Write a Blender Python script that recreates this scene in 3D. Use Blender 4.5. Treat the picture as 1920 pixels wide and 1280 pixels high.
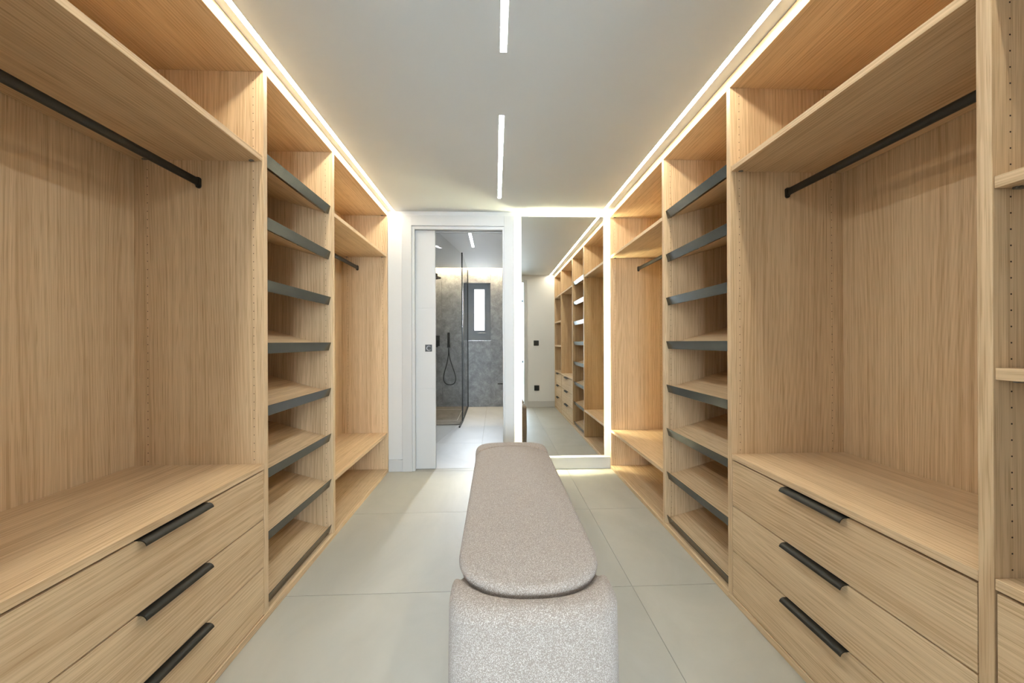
import bpy, bmesh, math, random
from mathutils import Vector, Matrix
random.seed(7)
S = bpy.context.scene
C = S.collection
for o in list(bpy.data.objects): bpy.data.objects.remove(o)

# ---------------------------------------------------------------- camera
CAM_H = 1.0827
YAW, PITCH, ROLL = 0.0413, 0.0007, 0.0039
cy, sy, cp, sp, cr, sr = math.cos(YAW), math.sin(YAW), math.cos(PITCH), math.sin(PITCH), math.cos(ROLL), math.sin(ROLL)
r0 = Vector((cy, -sy, 0)); u0 = Vector((-sy*sp, -cy*sp, cp)); f0 = Vector((sy*cp, cy*cp, sp))
rv = r0*cr - u0*sr; uv = r0*sr + u0*cr
cam_d = bpy.data.cameras.new('camera'); cam = bpy.data.objects.new('camera', cam_d); C.objects.link(cam)
cam_d.sensor_width = 36.0; cam_d.lens = 750.0/1920.0*36.0; cam_d.clip_start = 0.02; cam_d.clip_end = 60
cam.matrix_world = Matrix(((rv.x, uv.x, -f0.x, 0), (rv.y, uv.y, -f0.y, 0), (rv.z, uv.z, -f0.z, CAM_H), (0, 0, 0, 1)))
S.camera = cam

# ---------------------------------------------------------------- world, daylight, exposure
W = bpy.data.worlds.new('daylight_world'); S.world = W; W.use_nodes = True
bg = W.node_tree.nodes['Background']; bg.inputs[0].default_value = (0.80, 0.90, 1.0, 1); bg.inputs[1].default_value = 6.0

def area(name, loc, size, size_y, power, color, direction):
    d = bpy.data.lights.new(name, 'AREA'); d.shape = 'RECTANGLE'; d.size = size; d.size_y = size_y
    d.energy = power; d.color = color
    o = bpy.data.objects.new(name, d); C.objects.link(o); o.location = loc
    o.rotation_euler = Vector(direction).to_track_quat('-Z', 'Y').to_euler()
    return o
BATH_WINDOW_W, BED_WINDOW_W = 3.3, 54.0
bd = area('bathroom_daylight', (-0.267, 6.90, 1.62), 0.18, 0.72, BATH_WINDOW_W, (0.86, 0.93, 1.0), (0, -1, -.38)); bd.data.spread = math.radians(75)
area('bedroom_daylight', (0.0, -3.62, 1.35), 2.0, 1.5, BED_WINDOW_W, (0.66, 0.84, 1.0), (0, 1, 0))
E_CEIL_LED, E_LINE, E_MIRROR, E_COVE, E_BATHLINE = 15.5, 19.0, 22.0, 90.0, 10.5
S.cycles.adaptive_threshold = .025; S.cycles.caustics_reflective = False; S.cycles.caustics_refractive = False
S.view_settings.view_transform = 'Standard'; S.view_settings.look = 'None'
S.view_settings.exposure = 2.14; S.view_settings.gamma = 1.0; S.view_settings.use_curve_mapping = False

# ---------------------------------------------------------------- materials
def newmat(name):
    m = bpy.data.materials.new(name); m.use_nodes = True
    nt = m.node_tree; b = nt.nodes['Principled BSDF']
    return m, nt, b
def plain(name, col, rough=0.5, metal=0.0, spec=0.5, noise=None):
    m, nt, b = newmat(name)
    b.inputs['Base Color'].default_value = (*col, 1); b.inputs['Roughness'].default_value = rough
    b.inputs['Metallic'].default_value = metal; b.inputs['Specular IOR Level'].default_value = spec
    if noise:                                            # faint colour drift so that no surface is dead flat
        sc, amt, bump = noise
        g = nt.nodes.new('ShaderNodeNewGeometry')
        n = nt.nodes.new('ShaderNodeTexNoise'); n.inputs['Scale'].default_value = sc; n.inputs['Detail'].default_value = 4
        nt.links.new(g.outputs['Position'], n.inputs['Vector'])
        r = nt.nodes.new('ShaderNodeValToRGB')
        r.color_ramp.elements[0].color = (*[c*(1-amt) for c in col], 1); r.color_ramp.elements[1].color = (*[min(1, c*(1+amt)) for c in col], 1)
        r.color_ramp.elements[0].position = .3; r.color_ramp.elements[1].position = .7
        nt.links.new(n.outputs['Fac'], r.inputs['Fac']); nt.links.new(r.outputs['Color'], b.inputs['Base Color'])
        if bump:
            bp = nt.nodes.new('ShaderNodeBump'); bp.inputs['Strength'].default_value = bump; bp.inputs['Distance'].default_value = .002
            nt.links.new(n.outputs['Fac'], bp.inputs['Height']); nt.links.new(bp.outputs['Normal'], b.inputs['Normal'])
    return m
def emit(name, col, strength):
    m = bpy.data.materials.new(name); m.use_nodes = True; nt = m.node_tree
    nt.nodes.remove(nt.nodes['Principled BSDF'])
    e = nt.nodes.new('ShaderNodeEmission'); e.inputs[0].default_value = (*col, 1); e.inputs[1].default_value = strength
    nt.links.new(e.outputs[0], nt.nodes['Material Output'].inputs[0])
    return m
def oak(name, axis, light=(0.75, 0.555, 0.345), dark=(0.545, 0.365, 0.205)):
    """fine straight-grained oak decor; axis = the direction the grain runs in (0, 1, 2)"""
    m, nt, b = newmat(name); N, L = nt.nodes, nt.links
    g = N.new('ShaderNodeNewGeometry'); oi = N.new('ShaderNodeObjectInfo')
    cmb = N.new('ShaderNodeMath'); cmb.operation = 'MULTIPLY'; cmb.inputs[1].default_value = 9.0
    L.new(oi.outputs['Random'], cmb.inputs[0])
    add = N.new('ShaderNodeVectorMath'); add.operation = 'ADD'
    L.new(g.outputs['Position'], add.inputs[0]); L.new(cmb.outputs[0], add.inputs[1])
    def noise(across, along, detail, dist, rough=.55):
        mp = N.new('ShaderNodeMapping'); s = [across]*3; s[axis] = along
        mp.inputs['Scale'].default_value = s; L.new(add.outputs[0], mp.inputs['Vector'])
        n = N.new('ShaderNodeTexNoise'); n.inputs['Scale'].default_value = 1; n.inputs['Detail'].default_value = detail
        n.inputs['Roughness'].default_value = rough; n.inputs['Distortion'].default_value = dist
        L.new(mp.outputs[0], n.inputs['Vector']); return n.outputs['Fac']
    broad = noise(9, .45, 2, .5)
    mid = noise(55, .55, 2, .25, .6)
    mid2 = noise(165, 1.0, 1, 0, .6)
    fine = noise(330, 2.4, 1, 0, .7)
    pore = noise(480, 9.0, 0, 0, .5)
    # growth rings: fine parallel lines bent by a slow warp, which now and then close into cathedral arches
    dv = [1.0, 1.0, 1.0]; dv[axis] = 0.0
    dot = N.new('ShaderNodeVectorMath'); dot.operation = 'DOT_PRODUCT'; dot.inputs[1].default_value = dv; L.new(add.outputs[0], dot.inputs[0])
    warp = noise(4.5, .42, 1, .3)
    wa = N.new('ShaderNodeMath'); wa.operation = 'MULTIPLY_ADD'; wa.inputs[1].default_value = .22
    L.new(warp, wa.inputs[0]); L.new(dot.outputs['Value'], wa.inputs[2])
    ph = N.new('ShaderNodeMath'); ph.operation = 'MULTIPLY'; ph.inputs[1].default_value = 2*math.pi*78; L.new(wa.outputs[0], ph.inputs[0])
    sn = N.new('ShaderNodeMath'); sn.operation = 'SINE'; L.new(ph.outputs[0], sn.inputs[0])
    ring = N.new('ShaderNodeMath'); ring.operation = 'MULTIPLY_ADD'; ring.inputs[1].default_value = .5; ring.inputs[2].default_value = .5; L.new(sn.outputs[0], ring.inputs[0])
    def mix(a, fa, c, fc):
        x = N.new('ShaderNodeMath'); x.operation = 'MULTIPLY'; x.inputs[1].default_value = fa; L.new(a, x.inputs[0])
        y = N.new('ShaderNodeMath'); y.operation = 'MULTIPLY_ADD'; y.inputs[1].default_value = fc; L.new(c, y.inputs[0]); L.new(x.outputs[0], y.inputs[2])
        return y.outputs[0]
    v = mix(broad, .26, mid, .28)
    v = mix(v, 1.0, mid2, .22)
    v = mix(v, 1.0, fine, .16)
    v = mix(v, 1.0, ring.outputs[0], .075)
    r = N.new('ShaderNodeValToRGB'); e = r.color_ramp.elements
    e[0].position = .385; e[0].color = (*dark, 1); e[1].position = .61; e[1].color = (*light, 1)
    md = e.new(.49); md.color = (*[(a*.42+c*.58) for a, c in zip(dark, light)], 1)
    L.new(v, r.inputs['Fac'])
    pr = N.new('ShaderNodeValToRGB'); pe = pr.color_ramp.elements
    pe[0].position = .30; pe[0].color = (.82, .78, .73, 1); pe[1].position = .42; pe[1].color = (1, 1, 1, 1)
    L.new(pore, pr.inputs['Fac'])
    mx = N.new('ShaderNodeMix'); mx.data_type = 'RGBA'; mx.blend_type = 'MULTIPLY'; mx.inputs['Factor'].default_value = 1
    L.new(r.outputs['Color'], mx.inputs['A']); L.new(pr.outputs['Color'], mx.inputs['B'])
    L.new(mx.outputs['Result'], b.inputs['Base Color'])
    b.inputs['Roughness'].default_value = .52; b.inputs['Specular IOR Level'].default_value = .35
    return m
OAK_V = oak('oak_vertical_grain', 2); OAK_Y = oak('oak_lengthwise_grain', 1)
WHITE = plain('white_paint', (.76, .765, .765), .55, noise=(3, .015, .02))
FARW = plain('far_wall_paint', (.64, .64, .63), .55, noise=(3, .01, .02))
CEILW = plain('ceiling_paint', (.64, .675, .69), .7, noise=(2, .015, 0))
BCEIL = plain('bathroom_ceiling_paint', (.90, .90, .90), .7, noise=(2, .01, 0))
LACQ = plain('white_lacquer', (.56, .56, .555), .62, 0.0, .25, noise=(2, .01, 0))
BLACK = plain('matt_black_metal', (.018, .017, .014), .42, .3, .5, noise=(40, .1, .0))
LIPM = plain('anthracite_brushed_metal', (.105, .107, .10), .26, 1.0, .5, noise=(30, .06, 0))
HANDM = plain('black_brown_metal', (.035, .032, .026), .45, .6, .5, noise=(60, .1, .05))
HOLE = plain('pin_hole_dark', (.05, .03, .018), .9)
CLIP = plain('grey_zinc', (.22, .21, .19), .4, .8)
ALU = plain('aluminium_profile', (.75, .74, .72), .4, .3)
GREYFR = plain('grey_window_frame', (.20, .205, .21), .45, noise=(8, .05, 0))
BED_W = plain('bedroom_white', (.78, .78, .78), .7, noise=(2, .01, 0))
GROUT = plain('grout_grey', (.29, .275, .245), .9, noise=(60, .1, 0))

def stone_tile(name, c0, c1, sc, rough, bump):
    m, nt, b = newmat(name); N, L = nt.nodes, nt.links
    g = N.new('ShaderNodeNewGeometry'); oi = N.new('ShaderNodeObjectInfo')
    mu = N.new('ShaderNodeMath'); mu.operation = 'MULTIPLY'; mu.inputs[1].default_value = 21; L.new(oi.outputs['Random'], mu.inputs[0])
    ad = N.new('ShaderNodeVectorMath'); ad.operation = 'ADD'; L.new(g.outputs['Position'], ad.inputs[0]); L.new(mu.outputs[0], ad.inputs[1])
    n = N.new('ShaderNodeTexNoise'); n.inputs['Scale'].default_value = sc; n.inputs['Detail'].default_value = 9; n.inputs['Roughness'].default_value = .62; n.inputs['Distortion'].default_value = .8
    mp = N.new('ShaderNodeMapping'); mp.inputs['Scale'].default_value = (1.0, .55, 1.0); mp.inputs['Rotation'].default_value = (0, 0, .6)
    L.new(ad.outputs[0], mp.inputs[0]); L.new(mp.outputs[0], n.inputs['Vector'])
    r = N.new('ShaderNodeValToRGB'); r.color_ramp.elements[0].position = .32; r.color_ramp.elements[1].position = .68
    r.color_ramp.elements[0].color = (*c0, 1); r.color_ramp.elements[1].color = (*c1, 1)
    L.new(n.outputs['Fac'], r.inputs['Fac']); L.new(r.outputs['Color'], b.inputs['Base Color'])
    b.inputs['Roughness'].default_value = rough
    bp = N.new('ShaderNodeBump'); bp.inputs['Strength'].default_value = bump; bp.inputs['Distance'].default_value = .006
    L.new(n.outputs['Fac'], bp.inputs['Height']); L.new(bp.outputs['Normal'], b.inputs['Normal'])
    return m
TILE = stone_tile('ivory_porcelain_tile', (.385, .365, .312), (.44, .42, .362), 3.0, .5, .22)
BTILE = stone_tile('pale_grey_bathroom_tile', (.50, .50, .50), (.57, .57, .57), 3.0, .5, .12)
TRAY = stone_tile('brown_grey_tray_stone', (.11, .095, .08), (.20, .175, .15), 9.0, .5, .2)

def dark_marble():
    m, nt, b = newmat('grey_fossil_marble'); N, L = nt.nodes, nt.links
    g = N.new('ShaderNodeNewGeometry')
    n = N.new('ShaderNodeTexNoise'); n.inputs['Scale'].default_value = 7.5; n.inputs['Detail'].default_value = 12; n.inputs['Roughness'].default_value = .74; n.inputs['Distortion'].default_value = .35
    L.new(g.outputs['Position'], n.inputs['Vector'])
    r = N.new('ShaderNodeValToRGB'); e = r.color_ramp.elements
    e[0].position = .30; e[0].color = (.16, .16, .16, 1); e[1].position = .72; e[1].color = (.44, .44, .44, 1)
    k = e.new(.5); k.color = (.285, .285, .285, 1)
    L.new(n.outputs['Fac'], r.inputs['Fac'])
    v = N.new('ShaderNodeTexVoronoi'); v.feature = 'DISTANCE_TO_EDGE'; v.inputs['Scale'].default_value = 7
    n2 = N.new('ShaderNodeTexNoise'); n2.inputs['Scale'].default_value = 9; n2.inputs['Detail'].default_value = 6
    L.new(g.outputs['Position'], n2.inputs['Vector'])
    mv = N.new('ShaderNodeVectorMath'); mv.operation = 'MULTIPLY_ADD'; mv.inputs[1].default_value = (.35, .35, .35)
    L.new(n2.outputs['Color'], mv.inputs[0]); L.new(g.outputs['Position'], mv.inputs[2]); L.new(mv.outputs[0], v.inputs['Vector'])
    vr = N.new('ShaderNodeValToRGB'); vr.color_ramp.elements[0].color = (1.5, 1.5, 1.5, 1); vr.color_ramp.elements[1].color = (1, 1, 1, 1); vr.color_ramp.elements[1].position = .035
    L.new(v.outputs['Distance'], vr.inputs['Fac'])
    mx = N.new('ShaderNodeMix'); mx.data_type = 'RGBA'; mx.blend_type = 'MULTIPLY'; mx.inputs['Factor'].default_value = .6
    L.new(r.outputs['Color'], mx.inputs['A']); L.new(vr.outputs['Color'], mx.inputs['B']); L.new(mx.outputs['Result'], b.inputs['Base Color'])
    b.inputs['Roughness'].default_value = .45
    return m
MARBLE = dark_marble()

def boucle():
    m, nt, b = newmat('beige_boucle'); N, L = nt.nodes, nt.links
    g = N.new('ShaderNodeNewGeometry')
    v = N.new('ShaderNodeTexVoronoi'); v.feature = 'SMOOTH_F1'; v.inputs['Scale'].default_value = 400; v.inputs['Smoothness'].default_value = .4; v.inputs['Randomness'].default_value = 1
    n = N.new('ShaderNodeTexNoise'); n.inputs['Scale'].default_value = 300; n.inputs['Detail'].default_value = 3; n.inputs['Distortion'].default_value = 1.2
    L.new(g.outputs['Position'], n.inputs['Vector'])
    ma = N.new('ShaderNodeVectorMath'); ma.operation = 'MULTIPLY_ADD'; ma.inputs[1].default_value = (.004, .004, .004)
    L.new(n.outputs['Color'], ma.inputs[0]); L.new(g.outputs['Position'], ma.inputs[2]); L.new(ma.outputs[0], v.inputs['Vector'])
    h = N.new('ShaderNodeMath'); h.operation = 'MULTIPLY_ADD'; h.inputs[1].default_value = -1.0
    L.new(v.outputs['Distance'], h.inputs[0]); L.new(n.outputs['Fac'], h.inputs[2])
    r = N.new('ShaderNodeValToRGB'); e = r.color_ramp.elements
    e[0].position = .0; e[0].color = (.27, .215, .175, 1); e[1].position = .30; e[1].color = (.555, .485, .43, 1)
    L.new(h.outputs[0], r.inputs['Fac']); L.new(r.outputs['Color'], b.inputs['Base Color'])
    b.inputs['Roughness'].default_value = .95; b.inputs['Specular IOR Level'].default_value = .15
    b.inputs['Sheen Weight'].default_value = .25; b.inputs['Sheen Roughness'].default_value = .6
    bp = N.new('ShaderNodeBump'); bp.inputs['Strength'].default_value = .65; bp.inputs['Distance'].default_value = .003
    L.new(h.outputs[0], bp.inputs['Height']); L.new(bp.outputs['Normal'], b.inputs['Normal'])
    return m
BOUCLE = boucle()

def thin_glass(name, tint, refl):
    m = bpy.data.materials.new(name); m.use_nodes = True; nt = m.node_tree; N, L = nt.nodes, nt.links
    N.remove(N['Principled BSDF'])
    t = N.new('ShaderNodeBsdfTransparent'); t.inputs[0].default_value = (*tint, 1)
    gl = N.new('ShaderNodeBsdfGlossy'); gl.inputs['Roughness'].default_value = .0
    mx = N.new('ShaderNodeMixShader'); mx.inputs[0].default_value = refl; L.new(t.outputs[0], mx.inputs[1]); L.new(gl.outputs[0], mx.inputs[2])
    L.new(mx.outputs[0], N['Material Output'].inputs[0])
    return m
GLASS = thin_glass('smoked_shower_glass', (.955, .955, .95), .045)
PANE = thin_glass('clear_window_glass', (.97, .98, .98), .05)
m, nt, b = newmat('mirror_silver'); b.inputs['Base Color'].default_value = (.86, .88, .86, 1); b.inputs['Metallic'].default_value = 1; b.inputs['Roughness'].default_value = .0
MIRROR = m
WARM, WARM2, NEUT, COOL = (1.0, .94, .78), (1.0, .86, .60), (.89, .97, 1.0), (.97, .98, 1.0)
LED_M = emit('led_warm_diffuser', WARM, E_CEIL_LED); LINE_M = emit('linear_lamp_diffuser', NEUT, E_LINE)
MIR_M = emit('mirror_led', (1.0, .94, .60), E_MIRROR); COVE_M = emit('bathroom_cove_led', (1.0, .83, .55), E_COVE); BLINE_M = emit('bathroom_lamp_diffuser', COOL, E_BATHLINE)

# ---------------------------------------------------------------- mesh helpers
WPOS = {}                                               # world position of every object's origin
def link(name, me, loc, mat, parent=None):
    o = bpy.data.objects.new(name, me); C.objects.link(o)
    loc = Vector(loc); WPOS[o] = loc.copy()
    if parent is not None:
        o.parent = parent; o.location = loc - WPOS[parent]
    else: o.location = loc
    if mat is not None:
        me.materials.clear(); me.materials.append(mat)
    return o
def finish(name, bm, mat, parent=None, smooth=False, origin=None):
    """bm is in world coordinates; the origin goes to the base centre"""
    vs = [v.co for v in bm.verts]
    lo = [min(v[i] for v in vs) for i in range(3)]; hi = [max(v[i] for v in vs) for i in range(3)]
    c = Vector(origin) if origin else Vector(((lo[0]+hi[0])/2, (lo[1]+hi[1])/2, lo[2]))
    bmesh.ops.translate(bm, vec=-c, verts=bm.verts)
    bmesh.ops.recalc_face_normals(bm, faces=bm.faces)
    me = bpy.data.meshes.new(name); bm.to_mesh(me); bm.free()
    if smooth:
        for p in me.polygons: p.use_smooth = True
    return link(name, me, c, mat, parent)
def badd(bm, x0, x1, y0, y1, z0, z1, bev=0.0, seg=1):
    x0, x1 = min(x0, x1), max(x0, x1); y0, y1 = min(y0, y1), max(y0, y1)
    vs = bmesh.ops.create_cube(bm, size=1)['verts']
    for v in vs:
        v.co = Vector(((x0+x1)/2 + v.co.x*(x1-x0), (y0+y1)/2 + v.co.y*(y1-y0), (z0+z1)/2 + v.co.z*(z1-z0)))
    if bev:
        es = {e for v in vs for e in v.link_edges}
        bmesh.ops.bevel(bm, geom=list(es), offset=bev, segments=seg, profile=.5, affect='EDGES')
def box(name, x0, x1, y0, y1, z0, z1, mat, parent=None, bev=0.0, seg=1):
    bm = bmesh.new(); badd(bm, x0, x1, y0, y1, z0, z1, bev, seg)
    return finish(name, bm, mat, parent)
def boxes(name, lst, mat, parent=None, bev=0.0):
    bm = bmesh.new()
    for b_ in lst: badd(bm, *b_, bev)
    return finish(name, bm, mat, parent)
def prism(bm, pts, axis, a, b_):
    """extrude a closed 2-D outline; axis is the extrusion axis, pts are in the two other axes in order"""
    def mk(p, t):
        q = list(p); q.insert(axis, t); return bm.verts.new(q)
    A = [mk(p, a) for p in pts]; B = [mk(p, b_) for p in pts]; n = len(pts)
    bm.faces.new(A); bm.faces.new(B[::-1])
    for i in range(n): bm.faces.new((A[i], B[i], B[(i+1) % n], A[(i+1) % n]))
def tube(bm, path, r, seg=8, closed=False, rz=None):
    """round tube along a list of points"""
    rings = []; n = len(path); path = [Vector(p) for p in path]
    up = Vector((0, 1, 0))
    for i, p in enumerate(path):
        d = (path[(i+1) % n if closed else min(i+1, n-1)] - path[(i-1) % n if closed else max(i-1, 0)]).normalized()
        a = d.cross(up)
        if a.length < 1e-3: a = d.cross(Vector((1, 0, 0)))
        a.normalize(); c = d.cross(a).normalized()
        rings.append([bm.verts.new(p + (a*math.cos(t) + c*math.sin(t))*r) for t in [2*math.pi*k/seg for k in range(seg)]])
    for i in range(n if closed else n-1):
        A, B = rings[i], rings[(i+1) % n]
        for k in range(seg): bm.faces.new((A[k], A[(k+1) % seg], B[(k+1) % seg], B[k]))
    if not closed: bm.faces.new(rings[0][::-1]); bm.faces.new(rings[-1])
def empty(name, loc, label, cat, group=None):
    o = bpy.data.objects.new(name, None); C.objects.link(o); o.location = loc; WPOS[o] = Vector(loc)
    o.empty_display_size = .1
    tag(o, label, cat, group); return o
def tag(o, label, cat, group=None):
    o['label'] = label; o['category'] = cat
    if group: o['group'] = group
    return o
def struct(o, label=None):
    o['kind'] = 'structure'
    if label: o['label'] = label
    return o

# ---------------------------------------------------------------- key dimensions (metres, camera column at x = y = 0)
XL, XR = 0.8976, 0.9779            # cabinet front planes
ZC = 2.1836                        # closet ceiling
YW = 3.395                         # face of the far wall
YR = 0.10                          # face of the wall with the doorway the camera stands in
DEP = 0.486                        # inner cabinet depth
WL, WR = -1.42, 1.50               # side walls behind the cabinets
PT = 0.0265                        # panel thickness
ZT, ZB = 2.136, 0.0267             # underside of top panel, top of bottom panel
YB = 6.6814                        # bathroom back wall
ZBC = 2.287                        # bathroom ceiling
BL, BR = -1.36, 0.95               # bathroom side walls

# ---------------------------------------------------------------- setting: closet
floor = struct(box('floor', WL-.1, WR+.1, YR-.1, YW+.05, -.06, -.0025, GROUT))
XJ = .6
rows = [-0.70, 0.115, 0.931, 1.747, 2.563, 3.379, YW+.055]
for i in range(len(rows)-1):
    a, b_ = max(rows[i], YR-.1), rows[i+1]
    if b_-a < .05:
        pass
    for (x0, x1) in ((XJ-1.62, XJ), (XJ, WR+.1), (WL-.1, XJ-1.62)):
        if b_-a > .03: box('floor_tile', x0+.0014, x1-.0014, a+.0014, b_-.0014, -.0125, 0, TILE, floor, .0006)
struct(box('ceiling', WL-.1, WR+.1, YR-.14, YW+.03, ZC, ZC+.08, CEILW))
struct(box('wall_left', WL-.1, WL, YR, YW, 0, ZC, WHITE)); struct(box('wall_right', WR, WR+.1, YR, YW, 0, ZC, WHITE))
OL, ORR, OT = -.69, .07, 2.045     # rough door opening
struct(boxes('wall_back', [(WL-.1, OL, YW, YW+.03, 0, ZBC+.2), (ORR, WR+.1, YW, YW+.03, 0, ZBC+.2), (OL, ORR, YW, YW+.03, OT, ZBC+.2)], FARW))
DW = .47                           # half width of the doorway behind the camera
struct(boxes('wall_front', [(WL-.1, -DW, YR-.12, YR, 0, 2.6), (DW, WR+.1, YR-.12, YR, 0, 2.6), (-DW, DW, YR-.12, YR, 2.06, 2.6)], WHITE))
# door casing, jamb and baseboards of the far wall
struct(boxes('trim_1', [(-.779, -.699, YW-.020, YW, 0, 2.144)], LACQ, bev=.0015), 'white flat door casing upright beside the left wardrobe')
struct(boxes('trim_2', [(.0769, .1607, YW-.020, YW, 0, 2.144)], LACQ, bev=.0015), 'white flat door casing upright beside the lit mirror')
struct(boxes('trim_3', [(-.699, .0769, YW-.020, YW, 2.0583, 2.144)], LACQ, bev=.0015), 'white flat door casing head over the bathroom door')
struct(boxes('trim_4', [(-.699, -.677, YW-.007, YW+.032, 0, 2.0583)], LACQ, bev=.001), 'white door jamb on the pocket side')
struct(boxes('trim_5', [(.0633, .0769, YW-.007, YW+.11, 0, 2.0583)], LACQ, bev=.001), 'white door jamb on the closing side')
struct(boxes('trim_6', [(-.677, .0633, YW-.007, YW+.032, 2.031, 2.0583)], LACQ, bev=.001), 'white door head jamb')
struct(box('trim_7', -.677, .0633, YW+.085, YW+.11, 2.031, 2.06, LACQ, bev=.001), 'white door head jamb on the bathroom side')
struct(box('baseboard_back_left', -XL+.001, -.779, YW-.015, YW, 0, .10, LACQ, bev=.002))
struct(box('baseboard_back_right', .1607, XR-.001, YW-.018, YW, 0, .10, LACQ, bev=.002))
struct(box('baseboard_front', DW+.06, XR-.001, YR, YR+.014, 0, .10, LACQ, bev=.002))
struct(box('trim_8', DW-.0, DW+.055, YR, YR+.012, 0, 2.10, LACQ, bev=.0015), 'white door casing of the doorway opposite the mirror')
# sliding door leaf in its pocket
dr = box('door_1', -1.36, -.5125, YW+.0395, YW+.076, .006, 2.045, LACQ, bev=.0015); struct(dr, 'white sliding pocket door half open to the bathroom')
for z0, z1 in ((.006, .6874), (.6898, 1.3703), (1.3727, 2.045)): box('face_panel', -1.36, -.512, YW+.036, YW+.0394, z0, z1, LACQ, dr, .0006)
fp = box('flush_handle', -.598, -.540, YW+.0335, YW+.037, 1.002, 1.061, plain('handle_grey', (.06, .06, .06), .45, .5), dr, .001)
bm = bmesh.new(); cx_, cz_ = -.567, 1.031
for ring in ((.021, .016),):
    n = 22; pts = []
    a0, a1 = math.radians(40), math.radians(320)
    for k in range(n+1):
        a = a0+(a1-a0)*k/n; pts.append((cx_+ring[0]*math.cos(a), cz_+ring[0]*math.sin(a)))
    for k in range(n, -1, -1):
        a = a0+(a1-a0)*k/n; pts.append((cx_+.003+ring[1]*math.cos(a), cz_+ring[1]*math.sin(a)))
    prism(bm, pts, 1, YW+.0322, YW+.0338)
finish('thumb_recess', bm, plain('handle_light_ring', (.30, .30, .30), .4, .5), fp)
struct(box('trim_9', -.677, .0633, YW+.04, YW+.072, 2.047, 2.06, BLACK), 'black sliding door track in the door head')

# ---------------------------------------------------------------- setting: bathroom
BY0 = YW+.085
struct(boxes('wall_bathroom_front', [(BL-.1, OL, BY0, BY0+.025, 0, 2.6), (ORR, BR+.1, BY0, BY0+.025, 0, 2.6), (OL, ORR, BY0, BY0+.025, OT, 2.6)], WHITE))
bf = struct(box('floor_bathroom', BL-.1, BR+.1, YW+.058, YB+.3, -.06, -.0025, GROUT))
brow = [YW+.058, 4.300, 5.142, 5.984, YB+.02]
for i in range(len(brow)-1):
    for (x0, x1) in ((BL, -.148-.84), (-.148-.84, -.148), (-.148, -.148+.84), (-.148+.84, BR)):
        box('floor_tile', x0+.0012, x1-.0012, brow[i]+.0012, brow[i+1]-.0012, -.0125, 0, BTILE, bf, .0006)
NX0, NX1, NZ0, NZ1 = -.530, -.080, 1.1065, 2.0664       # window niche
WB = struct(box('wall_bathroom_back', BL-.1, BR+.1, YB+.14, YB+.30, 0, .9, MARBLE))
def slab(x0, x1, z0, z1): box('stone_slab', x0+.0008, x1-.0008, YB, YB+.14, z0+.0008, z1-.0008, MARBLE, WB, .0008)
slab(BL, -.886, 0, 2.6); slab(-.886, NX0, 0, 2.6); slab(NX0, NX1, 0, NZ0); slab(NX0, NX1, NZ1, 2.6); slab(NX1, BR, 0, 2.6)
struct(box('wall_bathroom_left', BL-.1, BL, BY0, YB+.14, 0, 2.6, MARBLE)); struct(box('wall_bathroom_right', BR, BR+.1, BY0, YB+.14, 0, 2.6, WHITE))
struct(boxes('ceiling_bathroom', [(BL-.1, BR+.1, BY0, 6.53, ZBC, ZBC+.025), (BL-.1, BR+.1, BY0, YB+.3, ZBC+.14, ZBC+.2), (BL-.1, BR+.1, 6.40, 6.42, ZBC+.02, ZBC+.15)], BCEIL))
wn = boxes('window_1', [(NX0, -.352, YB+.11, YB+.15, NZ0, NZ1), (-.186, NX1, YB+.11, YB+.15, NZ0, NZ1), (-.352, -.186, YB+.11, YB+.15, NZ0, 1.279), (-.352, -.186, YB+.11, YB+.15, 1.968, NZ1)], GREYFR); struct(wn, 'narrow bright window in a grey frame set in the marble')
boxes('sash', [(-.372, -.352, YB+.096, YB+.115, 1.259, 1.988), (-.186, -.166, YB+.096, YB+.115, 1.259, 1.988), (-.352, -.186, YB+.096, YB+.115, 1.259, 1.279), (-.352, -.186, YB+.096, YB+.115, 1.968, 1.988)], GREYFR, wn, .002)
box('pane', -.352, -.186, YB+.125, YB+.131, 1.279, 1.968, PANE, wn)
boxes('window_handle', [(-.225, -.17, YB+.088, YB+.096, 1.222, 1.24), (-.3, -.225, YB+.074, YB+.088, 1.226, 1.236)], CLIP, wn, .002)

# ---------------------------------------------------------------- setting: bedroom behind the camera (daylight source)
struct(box('floor_bedroom', -2.6, 2.6, -3.6, YR-.1, -.06, 0, TILE)); struct(box('ceiling_bedroom', -2.6, 2.6, -3.6, YR-.12, 2.5, 2.6, BED_W))
struct(box('wall_bedroom_left', -2.7, -2.6, -3.6, YR, 0, 2.6, BED_W)); struct(box('wall_bedroom_right', 2.6, 2.7, -3.6, YR, 0, 2.6, BED_W))
struct(boxes('wall_bedroom_back', [(-2.7, -1.05, -3.6, -3.48, 0, 2.6), (1.05, 2.7, -3.6, -3.48, 0, 2.6), (-1.05, 1.05, -3.6, -3.48, 0, .55), (-1.05, 1.05, -3.6, -3.48, 2.15, 2.6)], BED_W))
struct(boxes('wall_bedroom_front', [(-2.7, WL-.1, YR-.12, YR, 0, 2.6), (WR+.1, 2.7, YR-.12, YR, 0, 2.6)], BED_W))
w2 = struct(boxes('window_2', [(-1.05, -.99, -3.58, -3.52, .55, 2.15), (.99, 1.05, -3.58, -3.52, .55, 2.15), (-.99, .99, -3.58, -3.52, .55, .61), (-.99, .99, -3.58, -3.52, 2.09, 2.15), (-.03, .03, -3.58, -3.52, .61, 2.09)], GREYFR), 'wide bedroom window behind the viewer')
box('pane', -.99, -.03, -3.553, -3.547, .61, 2.09, PANE, w2); box('pane', .03, .99, -3.553, -3.547, .61, 2.09, PANE, w2)

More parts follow.
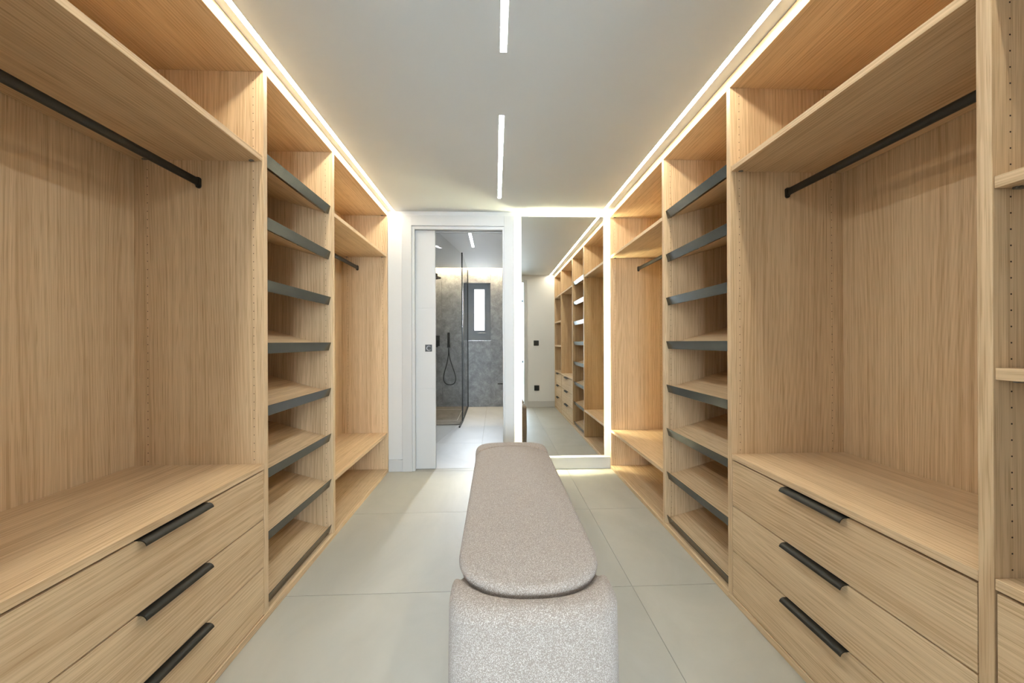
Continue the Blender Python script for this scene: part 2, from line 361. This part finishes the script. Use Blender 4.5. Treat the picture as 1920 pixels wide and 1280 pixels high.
# ---------------------------------------------------------------- wardrobes
def holes(parent, x_face_y, s, xf, z0, z1, back, skip=()):
    """two rows of shelf-pin holes on the face y = x_face_y[0], facing x_face_y[1]"""
    y, d = x_face_y; bm = bmesh.new()
    for xo in (.039, back-.05):
        z = z0
        while z < z1:
            if not any(a-.012 < z < b_+.012 for a, b_ in skip):
                c = Vector((s*(xf+xo), y, z)); r = .0018
                A = [bm.verts.new(c+Vector((r*math.cos(t), 0, r*math.sin(t)))) for t in [k*math.pi/3 for k in range(6)]]
                B = [bm.verts.new(v.co+Vector((0, d*.0004, 0))) for v in A]
                bm.faces.new(B)
                for k in range(6): bm.faces.new((A[k], A[(k+1) % 6], B[(k+1) % 6], B[k]))
            z += .032
    o = finish('pin_holes', bm, HOLE, parent); o['kind'] = 'stuff'
def clip(parent, x, y, z):
    bm = bmesh.new()
    badd(bm, x-.009, x+.009, y-.004, y+.004, z-.005, z-.0002, .0012)
    badd(bm, x-.004, x+.004, y-.007, y+.007, z-.0035, z-.0002, .001)
    finish('shelf_clip', bm, CLIP, parent)
def shelf(u, s, xf, y0, y1, ztop, back, th=.0218, set_=.004, clips=True):
    sh = box('shelf', s*(xf+set_), s*(xf+back-.002), y0+.0008, y1-.0008, ztop-th, ztop, OAK_Y, u, .0008)
    if clips:
        for y in (y0+.012, y1-.012):
            for xo in (.039, back-.05): clip(sh, s*(xf+xo), y, ztop-th)
    return sh
def rail(u, s, xf, y0, y1):
    xc, zc = s*(xf+.2435), 1.702
    bm = bmesh.new(); pts = []
    for k in range(20):
        t = 2*math.pi*k/20
        pts.append((xc+.0078*math.copysign(abs(math.cos(t))**.8, math.cos(t)), zc+.0148*math.copysign(abs(math.sin(t))**.8, math.sin(t))))
    prism(bm, pts, 1, y0+.003, y1-.003)
    r = finish('hanging_rail', bm, BLACK, u, smooth=False)
    for y, d in ((y0, 1), (y1, -1)):
        bm = bmesh.new(); pts = []
        for k in range(20):
            t = 2*math.pi*k/20
            pts.append((xc+.0095*math.cos(t), zc-.002+(.012 if math.sin(t) > 0 else -.012)+.0095*math.sin(t)))
        prism(bm, pts, 1, y, y+d*.006)
        pts = [(xc+.0105*math.cos(2*math.pi*k/20), zc+.017*math.sin(2*math.pi*k/20)) for k in range(20)]
        prism(bm, pts, 1, y+d*.005, y+d*.014)
        finish('rail_bracket', bm, BLACK, r)
def handle(dw, s, xf, yc, ztop, ln):
    """bent sheet pull hooked over the drawer's top edge"""
    prof = []; n = 7; xfr = .0015
    outer = [(-.012, .0012), (.004, .0012)]
    for k in range(n+1):
        t = k/n*math.radians(78); outer.append((.004+.0165*math.sin(t), .0012-.0165*(1-math.cos(t))))
    inner = [(p[0]-(.002 if i > 2 else 0), p[1]-.0018) for i, p in enumerate(outer)]
    outline = outer+inner[::-1]
    bm = bmesh.new()
    prism(bm, [(s*(xf-p[0]), 0) for p in outline], 2, 0, 1) if False else None
    y0, y1 = yc-ln/2, yc+ln/2
    A = [bm.verts.new((s*(xf-p[0]), y0, ztop+p[1])) for p in outline]; B = [bm.verts.new((s*(xf-p[0]), y1, ztop+p[1])) for p in outline]
    m_ = len(outline); h = m_//2
    for i in range(m_): bm.faces.new((A[i], A[(i+1) % m_], B[(i+1) % m_], B[i]))
    for i in range(h-1):
        bm.faces.new((A[i], A[i+1], A[m_-2-i], A[m_-1-i])); bm.faces.new((B[i], B[i+1], B[m_-2-i], B[m_-1-i]))
    finish('handle', bm, HANDM, dw)
def carcass(u, s, xf, y0, y1, back, far_end, near_panel, hole_far=True, hole_near=True, skip=()):
    """y0 < y1 are the inner faces; the far panel (at y1) always belongs to this unit, the near one only if near_panel"""
    ye0, ye1 = y0-(PT if near_panel else 0), y1+PT
    bk = back
    box('top_panel', s*xf, s*(xf+DEP+.03), ye0, ye1, ZT, ZC-.001, OAK_Y, u, .0008)
    box('bottom_panel', s*xf, s*(xf+DEP+.03), ye0, ye1, 0, ZB, OAK_Y, u, .0012)
    sp_ = box('side_panel', s*(xf+.0005), s*(xf+DEP+.025), y1, ye1-.0008, ZB+.0004, ZT-.0006, OAK_V, u, .0008)
    if hole_far: holes(sp_, (y1, -1), s, xf, .085, 2.11, back, skip)
    if near_panel:
        sp2 = box('side_panel', s*(xf+.0005), s*(xf+DEP+.025), ye0, y0, ZB+.0004, ZT-.0006, OAK_V, u, .0008)
        if hole_near: holes(sp2, (y0, 1), s, xf, .085, 2.11, back, skip)
    box('back_panel', s*(xf+bk), s*(xf+bk+.012), y0, y1, ZB, ZT, OAK_V, u)
    return sp_
SHOE_Z = [1.836-.2512*i for i in range(8)]
ANG = math.radians(15.6)
def shoe_shelf(u, s, xf, y0, y1, zt, back):
    ca, sa = math.cos(ANG), math.sin(ANG)
    fx = .0105                                           # lip top, behind the front plane
    def P(al, pe):                                       # along the shelf (to the back), perpendicular above it; origin at lip top
        return (s*(xf+fx+al*ca+pe*-sa*-1*-1), zt+al*sa+pe*ca)
    def Q(al, pe): return (s*(xf+fx+al*ca-pe*sa), zt+al*sa+pe*ca)
    L_ = (back-.012-fx)/ca
    bm = bmesh.new()
    pts = [Q(.0022, -.0205), Q(L_-.012, -.0205), Q(L_-.012, -.0425), Q(.0022, -.0425)]
    prism(bm, [(p[0], p[1]) for p in pts], 1, y0+.001, y1-.001)
    sh = finish('sloping_shelf', bm, OAK_Y, u)
    bm = bmesh.new()
    pts = [Q(0, 0), Q(.0018, 0), Q(.0018, -.0435), Q(.022, -.0435), Q(.022, -.0455), Q(0, -.0455)]
    prism(bm, pts, 1, y0+.0015, y1-.0015)
    finish('shelf_lip', bm, LIPM, sh)
    for y in (y0+.12, (y0+y1)/2, y1-.12):
        bm = bmesh.new(); c = Q(.014, -.0463)
        badd(bm, c[0]-.003, c[0]+.003, y-.003, y+.003, c[1]-.0008, c[1]+.0012)
        finish('screw', bm, CLIP, sh)

def unit_base(s, xf, y0, y1): return (s*(xf+DEP/2), (y0+y1)/2, 0)
DRZ = [(.4020, .5855), (.2160, .3975), (.0312, .2115)]
def drawers(u, s, xf, y0, y1, ln):
    box('counter', s*(xf+.0015), s*(xf+DEP-.002), y0+.0008, y1-.0008, .5918, .6135, OAK_Y, u, .001)
    for a, b_ in DRZ:
        d = box('drawer', s*(xf+.003), s*(xf+.024), y0+.003, y1-.003, a, b_, OAK_Y, u, .0006)
        box('drawer_box', s*(xf+.06), s*(xf+.43), y0+.03, y1-.03, a+.03, b_-.06, OAK_Y, d)
        handle(d, s, xf, (y0+y1)/2, b_, ln)

def hang_unit(s, xf, y0, y1, label, back=DEP):
    u = empty('hanging_wardrobe', unit_base(s, xf, y0, y1), label, 'wardrobe', 'built-in oak wardrobe units')
    carcass(u, s, xf, y0, y1, back, True, False, skip=((1.786, 1.809), (.30, .33)))
    shelf(u, s, xf, y0, y1, 1.812, back); shelf(u, s, xf, y0, y1, .330, back)
    rail(u, s, xf, y0, y1)
    clip(u, s*(xf+.039), y1-.008, ZT)
    return u
def shoe_unit(s, xf, y0, y1, label):
    u = empty('shoe_cabinet', unit_base(s, xf, y0, y1), label, 'shoe cabinet', 'built-in oak wardrobe units')
    sp_ = carcass(u, s, xf, y0, y1, DEP, True, False)
    holes(sp_, (y1+PT-.0008, 1), s, xf, .085, 2.11, DEP)
    for z in SHOE_Z: shoe_shelf(u, s, xf, y0, y1, z, DEP)
    return u
def drawer_unit(s, xf, y0, y1, label):
    u = empty('drawer_wardrobe', unit_base(s, xf, y0, y1), label, 'wardrobe', 'built-in oak wardrobe units')
    sp_ = carcass(u, s, xf, y0, y1, DEP, True, False, skip=((1.786, 1.809), (.0, .615)))
    holes(sp_, (y1+PT-.0008, 1), s, xf, .085, 2.11, DEP)
    shelf(u, s, xf, y0, y1, 1.8083, DEP); rail(u, s, xf, y0, y1); drawers(u, s, xf, y0, y1, .24)
    return u
def shelf_unit(s, xf, y0, y1, label):
    u = empty('shelf_wardrobe', unit_base(s, xf, y0, y1), label, 'wardrobe', 'built-in oak wardrobe units')
    sp_ = carcass(u, s, xf, y0, y1, DEP, True, True, skip=((0, .615), (1.38, 1.404), (1.003, 1.027), (1.786, 1.809)))
    holes(sp_, (y1+PT-.0008, 1), s, xf, .62, 2.11, DEP)
    for z in (1.8083, 1.404, 1.0275): shelf(u, s, xf, y0, y1, z, DEP, .0235)
    drawers(u, s, xf, y0, y1, .20)
    return u
YE = YW-PT-.0015
hang_unit(-1, XL, 2.2785, YE, 'oak hanging wardrobe bay beside the white door casing, with shelf, rail and low bench shelf', .3745)
shoe_unit(-1, XL, 1.6187, 2.2520, 'open oak shoe cabinet on the left with eight sloping shelves edged in reflective dark metal')
drawer_unit(-1, XL, .735, 1.5922, 'large left wardrobe bay with rail above an oak counter and three wide drawers')
shelf_unit(-1, XL, YR+PT+.002, .7085, 'left-hand oak shelf tower nearest the viewer beside the doorway')
hang_unit(1, XR, 2.3080, YE, 'oak hanging wardrobe bay beside the lit mirror, glowing yellow from its light')
shoe_unit(1, XR, 1.6515, 2.2815, 'open oak shoe cabinet on the right with eight sloping shelves edged in dark green-grey metal')
drawer_unit(1, XR, .7744, 1.6250, 'large right wardrobe bay with rail above an oak counter and three wide drawers')
shelf_unit(1, XR, YR+PT+.002, .7479, 'oak shelf tower at the right edge of the photo with two open shelves over drawers')

# ---------------------------------------------------------------- recessed light strips
def strip(name, x0, x1, y0, y1, z, label, group, mat, cat='light strip'):
    e = empty(name, ((x0+x1)/2, (y0+y1)/2, z), label, cat, group)
    box('diffuser', x0, x1, y0, y1, z-.0016, z+.004, mat, e)
    w = .0022
    boxes('profile', [(x0-w, x0, y0-w, y1+w, z-.0012, z), (x1, x1+w, y0-w, y1+w, z-.0012, z), (x0, x1, y0-w, y0, z-.0012, z), (x0, x1, y1, y1+w, z-.0012, z)], ALU, e)
    return e
strip('led_strip', -.8640, -.8440, YR+.004, YW-.004, ZC, 'long glowing LED strip in the ceiling along the left wardrobes', 'ceiling LED strips', LED_M)
strip('led_strip', .9050, .9250, YR+.004, YW-.004, ZC, 'long glowing LED strip in the ceiling along the right wardrobes', 'ceiling LED strips', LED_M)
strip('linear_ceiling_light', .0225, .0465, 1.945, 3.063, ZC, 'short white linear light in the middle of the ceiling, nearer the bathroom door', 'linear ceiling lights', LINE_M, 'ceiling light')
strip('linear_ceiling_light', .0225, .0465, .400, 1.518, ZC, 'white linear ceiling light cut by the top edge of the photo', 'linear ceiling lights', LINE_M, 'ceiling light')
strip('linear_ceiling_light', -.293, -.265, 4.10, 5.095, ZBC, 'white linear light in the bathroom ceiling seen through the door', 'linear ceiling lights', BLINE_M, 'ceiling light')
ce = empty('cove_light', (-.2, 6.56, ZBC+.03), 'warm cove light washing the top of the grey marble bathroom wall', 'light strip')
box('diffuser', BL+.01, BR-.01, 6.598, 6.610, ZBC+.128, ZBC+.133, COVE_M, ce); box('profile', BL+.01, BR-.01, 6.594, 6.614, ZBC+.133, ZBC+.139, ALU, ce)

# ---------------------------------------------------------------- backlit mirror
YM = 3.347
mx0, mx1, mz0, mz1 = .2190, .9145, .1235, 2.1335
mr = empty('backlit_mirror', ((mx0+mx1)/2, YM+.02, mz0), 'tall frameless mirror with a glowing white light border on the far wall', 'mirror')
box('mirror_glass', mx0, mx1, YM, YM+.005, mz0, mz1, MIRROR, mr)
i_ = .035
box('backing_frame', mx0+i_, mx1-i_, YM+.005, YW-.0005, mz0+i_, mz1-i_, ALU, mr)
t = .006
for (a, b_, c, d) in ((mx0+i_-t, mx0+i_, mz0+i_, mz1-i_), (mx1-i_, mx1-i_+t, mz0+i_, mz1-i_), (mx0+i_, mx1-i_, mz0+i_-t, mz0+i_), (mx0+i_, mx1-i_, mz1-i_, mz1-i_+t)):
    top = c > 2
    box('led_tape', a, b_, YM+(.012 if top else .034), YM+(.030 if top else .046), c+(.018 if top else 0), d+(.018 if top else 0), MIR_M, mr)

# ---------------------------------------------------------------- boucle bench
BXC = .098
PY0, PY1, PED, PHW, PEXP = 1.046, 2.492, .22, .213, 2.35
def pad_dist(x, y):
    """rough distance outside the pad's outline (negative inside)"""
    dy = max(PY0+PED-y, y-(PY1-PED), 0)
    g = ((abs(x-BXC)/PHW)**PEXP+(dy/PED)**PEXP)**(1/PEXP)
    return (g-1)*.2
def loft(bm, rings):
    n = len(rings[0])
    for A, B in zip(rings, rings[1:]):
        for i in range(n): bm.faces.new((A[i], A[(i+1) % n], B[(i+1) % n], B[i]))
    bm.faces.new(rings[0][::-1]); bm.faces.new(rings[-1])
def superellipse_pad():
    bm = bmesh.new(); zt = .437; n = 120; plan = []
    for k in range(n):
        t = 2*math.pi*k/n; c, s_ = math.cos(t), math.sin(t); e_ = 2/PEXP
        plan.append((math.copysign(abs(c)**e_, c)*PHW, (PY1-PED if s_ >= 0 else PY0+PED)+math.copysign(abs(s_)**e_, s_)*PED))
    yc = (PY0+PY1)/2; hy = (PY1-PY0)/2; rings = []
    def ring(ins, z):
        rings.append([bm.verts.new((BXC+px*(PHW-ins)/PHW, yc+(py-yc)*(hy-ins)/hy, z)) for px, py in plan])
    ring(.040, .335); ring(.022, .340)
    for ins, z in ((.016, .352), (.014, .368), (.011, .382), (.0075, .394), (.004, .403), (.002, .409)): ring(ins, z)
    r = .022
    for k in range(9):
        a = math.pi/2*k/8; ring(r*(1-math.cos(a)), zt-r+r*math.sin(a))
    for k in range(1, 15):
        q = k/14; ring(r+(PHW-r-.004)*q, zt+.014*math.sin(q*math.pi/2))
    loft(bm, rings); return bm
def leg_block(y0, y1):
    """upright end support: rounded plan, softly rounded top dished around the pad"""
    bm = bmesh.new(); hw = .2235; zt = .428; n = 150; yc = (y0+y1)/2; hy = (y1-y0)/2; rings = []
    plan = []
    for k in range(n):
        t = 2*math.pi*(k+.5)/n; c, s_ = math.cos(t), math.sin(t); e_ = 2/3.2
        plan.append((math.copysign(abs(c)**e_, c), math.copysign(abs(s_)**e_, s_)))
    def ring(ins, z):
        R = []
        for px, py in plan:
            x, y = BXC+px*(hw-ins), yc+py*(hy-min(ins, hy*.98)); zz = z
            if z > .3:
                d = pad_dist(x, y); w = 1.0 if d < 0 else math.exp(-(d/.016)**2)
                zz = z-.026*w*min(1, (z-.3)/.1)
            R.append(bm.verts.new((x, y, zz)))
        rings.append(R)
    ring(.012, .0); ring(.004, .004); ring(.0, .012)
    for k in range(1, 10): ring(-.003*math.sin(k/10*math.pi), .012+(zt-.05-.012)*k/10)
    r = .036
    for k in range(0, 17):
        a = math.pi/2*k/16; ring(r*(1-math.cos(a)), zt-r+r*math.sin(a))
    for k in range(1, 18): ring(r+(hy*.98-r)*k/17, zt)
    loft(bm, rings); return bm
bn = empty('boucle_bench', (BXC, 1.79, 0), 'long beige boucle bench with a rounded seat pad in the middle of the room', 'bench')
finish('seat_pad', superellipse_pad(), BOUCLE, bn, smooth=True)
finish('end_support', leg_block(.962, 1.232), BOUCLE, bn, smooth=True); finish('end_support', leg_block(2.345, 2.638), BOUCLE, bn, smooth=True)
box('seat_base', BXC-.15, BXC+.15, 1.1, 2.42, .18, .35, BOUCLE, bn, .02, 2)

# ---------------------------------------------------------------- wall switch and socket on the doorway wall (seen in the mirror)
def plate(name, xc, zc, label, cat, socket):
    w = empty(name, (xc, YR, zc-.042), label, cat)
    boxes('frame', [(xc-.042, xc+.042, YR, YR+.009, zc+.026, zc+.042), (xc-.042, xc+.042, YR, YR+.009, zc-.042, zc-.026), (xc-.042, xc-.026, YR, YR+.009, zc-.026, zc+.026), (xc+.026, xc+.042, YR, YR+.009, zc-.026, zc+.026)], BLACK, w, .001)
    if socket:
        bm = bmesh.new(); badd(bm, xc-.026, xc+.026, YR, YR+.006, zc-.026, zc+.026)
        finish('insert', bm, BLACK, w)
        bm = bmesh.new(); prism(bm, [(xc+.018*math.cos(k*math.pi/10), zc+.018*math.sin(k*math.pi/10)) for k in range(20)], 1, YR+.006, YR+.0065); finish('socket_well', bm, HANDM, w)
    else:
        box('rocker', xc-.025, xc+.025, YR, YR+.011, zc-.025, zc+.025, HANDM, w, .002)
        boxes('rocker_mark', [(xc-.013, xc-.010, YR+.011, YR+.0115, zc-.014, zc+.014), (xc+.010, xc+.013, YR+.011, YR+.0115, zc-.014, zc+.014)], CLIP, w)
plate('light_switch', .673, 1.060, 'black square light switch on the white wall, seen in the mirror', 'light switch', False)
plate('wall_socket', .679, .318, 'black square wall socket above the baseboard, seen in the mirror', 'wall socket', True)

# ---------------------------------------------------------------- bathroom things
tr = box('shower_tray', BL+.005, -.470, 5.235, YB-.003, .0005, .012, TRAY, bev=.002); tag(tr, 'brown-grey stone shower tray on the bathroom floor', 'shower tray')
boxes('drain_frame', [(-.93, -.53, 6.38, 6.386, .012, .0128), (-.53, -.524, 5.50, 6.386, .012, .0128), (BL+.1, -.53, 5.50, 5.506, .012, .0128), (BL+.1, -.93, 6.38, 6.386, .012, .0128)], ALU, tr)
def panel(bm, p0, p1, th, z0, z1):
    d = Vector((p1[0]-p0[0], p1[1]-p0[1], 0)).normalized(); nrm = Vector((-d.y, d.x, 0))*th/2
    pts = [Vector((*p0, 0))+nrm, Vector((*p1, 0))+nrm, Vector((*p1, 0))-nrm, Vector((*p0, 0))-nrm]
    prism(bm, [(p.x, p.y) for p in pts], 2, z0, z1)
gs = empty('shower_screen', (-.455, 6.05, 0), 'fixed glass shower screen with thin black edges running to the marble wall', 'shower screen')
bm = bmesh.new(); panel(bm, (-.4475, 5.42), (-.4575, YB-.002), .006, .014, ZBC-.002); finish('pane', bm, GLASS, gs)
bm = bmesh.new(); panel(bm, (-.4468, 5.405), (-.447, 5.42), .016, .002, ZBC-.002); finish('edge_profile', bm, BLACK, gs)
bm = bmesh.new(); panel(bm, (-.4575, YB-.016), (-.4576, YB-.002), .016, .002, ZBC-.002); finish('edge_profile', bm, BLACK, gs)
bm = bmesh.new(); panel(bm, (-.4475, 5.42), (-.4575, YB-.016), .014, .001, .014); finish('bottom_profile', bm, BLACK, gs)
gd = empty('shower_door', (-.54, 4.8, 0), 'open smoked glass shower door leaf swung towards the bathroom door', 'shower door')
bm = bmesh.new(); panel(bm, (-.4515, 5.385), (-.634, 4.22), .008, .016, ZBC-.02); finish('pane', bm, GLASS, gd)
bm = bmesh.new(); panel(bm, (-.4495, 5.398), (-.457, 5.06), .018, .003, .022); finish('floor_hinge', bm, BLACK, gd)
# hand shower with hose
hsx, yh = -.774, YB-.03
hs = empty('hand_shower', (hsx, YB-.02, .37), 'black stick hand shower with its hose hanging in a loop on grey marble', 'hand shower')
bm = bmesh.new(); prism(bm, [(hsx+.0205*math.cos(k*math.pi/8), yh+.0205*math.sin(k*math.pi/8)) for k in range(16)], 2, 1.03, 1.238); finish('handset', bm, BLACK, hs)
bm = bmesh.new(); badd(bm, hsx-.022, hsx+.026, yh-.01, YB-.001, .99, 1.045, .004, 2); finish('holder', bm, BLACK, hs)
pts = []
for k in range(41):
    u = k/40; a = u*2*math.pi
    w_ = .112*math.sin(math.pi*u)**1.0
    xx = hsx+.018*math.sin(math.pi*u)-.125*math.sin(a)*abs(math.sin(a/2))**.8*1.0
    zz = .985-.61*(math.sin(math.pi*u)**.85)
    pts.append((xx, yh+.004*math.sin(a), zz))
bm = bmesh.new(); tube(bm, pts, .0075, 8); finish('hose', bm, BLACK, hs, smooth=True)
ct = empty('shower_control', (-.965, YB-.02, 1.0), 'black square thermostatic shower control on the marble wall', 'shower control')
box('cover_plate', -1.008, -.924, YB-.022, YB-.0005, 1.016, 1.19, BLACK, ct, .004, 2)
bm = bmesh.new(); prism(bm, [(-.968+.024*math.cos(k*math.pi/10), 1.135+.024*math.sin(k*math.pi/10)) for k in range(20)], 1, YB-.05, YB-.022); finish('knob', bm, HANDM, ct)
bm = bmesh.new(); prism(bm, [(-.968+.016*math.cos(k*math.pi/8), YB-.018+.016*math.sin(k*math.pi/8)) for k in range(16)], 2, .998, 1.016); finish('hose_outlet', bm, BLACK, ct)
sh = empty('rain_shower', (-.93, 6.0, 2.02), 'black rain shower head under the glowing cove light', 'shower head')
bm = bmesh.new(); prism(bm, [(-.93+.123*math.cos(k*math.pi/16), 6.0+.123*math.sin(k*math.pi/16)) for k in range(32)], 2, 2.034, 2.046); finish('spray_disc', bm, BLACK, sh)
bm = bmesh.new()
for i in range(-4, 5):
    for j in range(-4, 5):
        if i*i+j*j < 18: badd(bm, -.93+i*.025-.004, -.93+i*.025+.004, 6+j*.025-.004, 6+j*.025+.004, 2.024, 2.0342)
o = finish('nozzles', bm, BLACK, sh); o['kind'] = 'stuff'
box('arm', BL+.001, -.875, 5.985, 6.015, 2.066, 2.098, BLACK, sh, .002); box('joint', -.905, -.860, 5.978, 6.022, 2.046, 2.104, BLACK, sh, .003)
pb = empty('toilet_roll_holder', (.12, YB-.03, .37), 'small black toilet roll bar on the marble wall beside the door jamb', 'paper holder')
box('bar', .034, .19, YB-.07, YB-.055, .381, .397, BLACK, pb, .003); box('wall_mount', .17, .19, YB-.07, YB-.0005, .376, .402, BLACK, pb, .003)
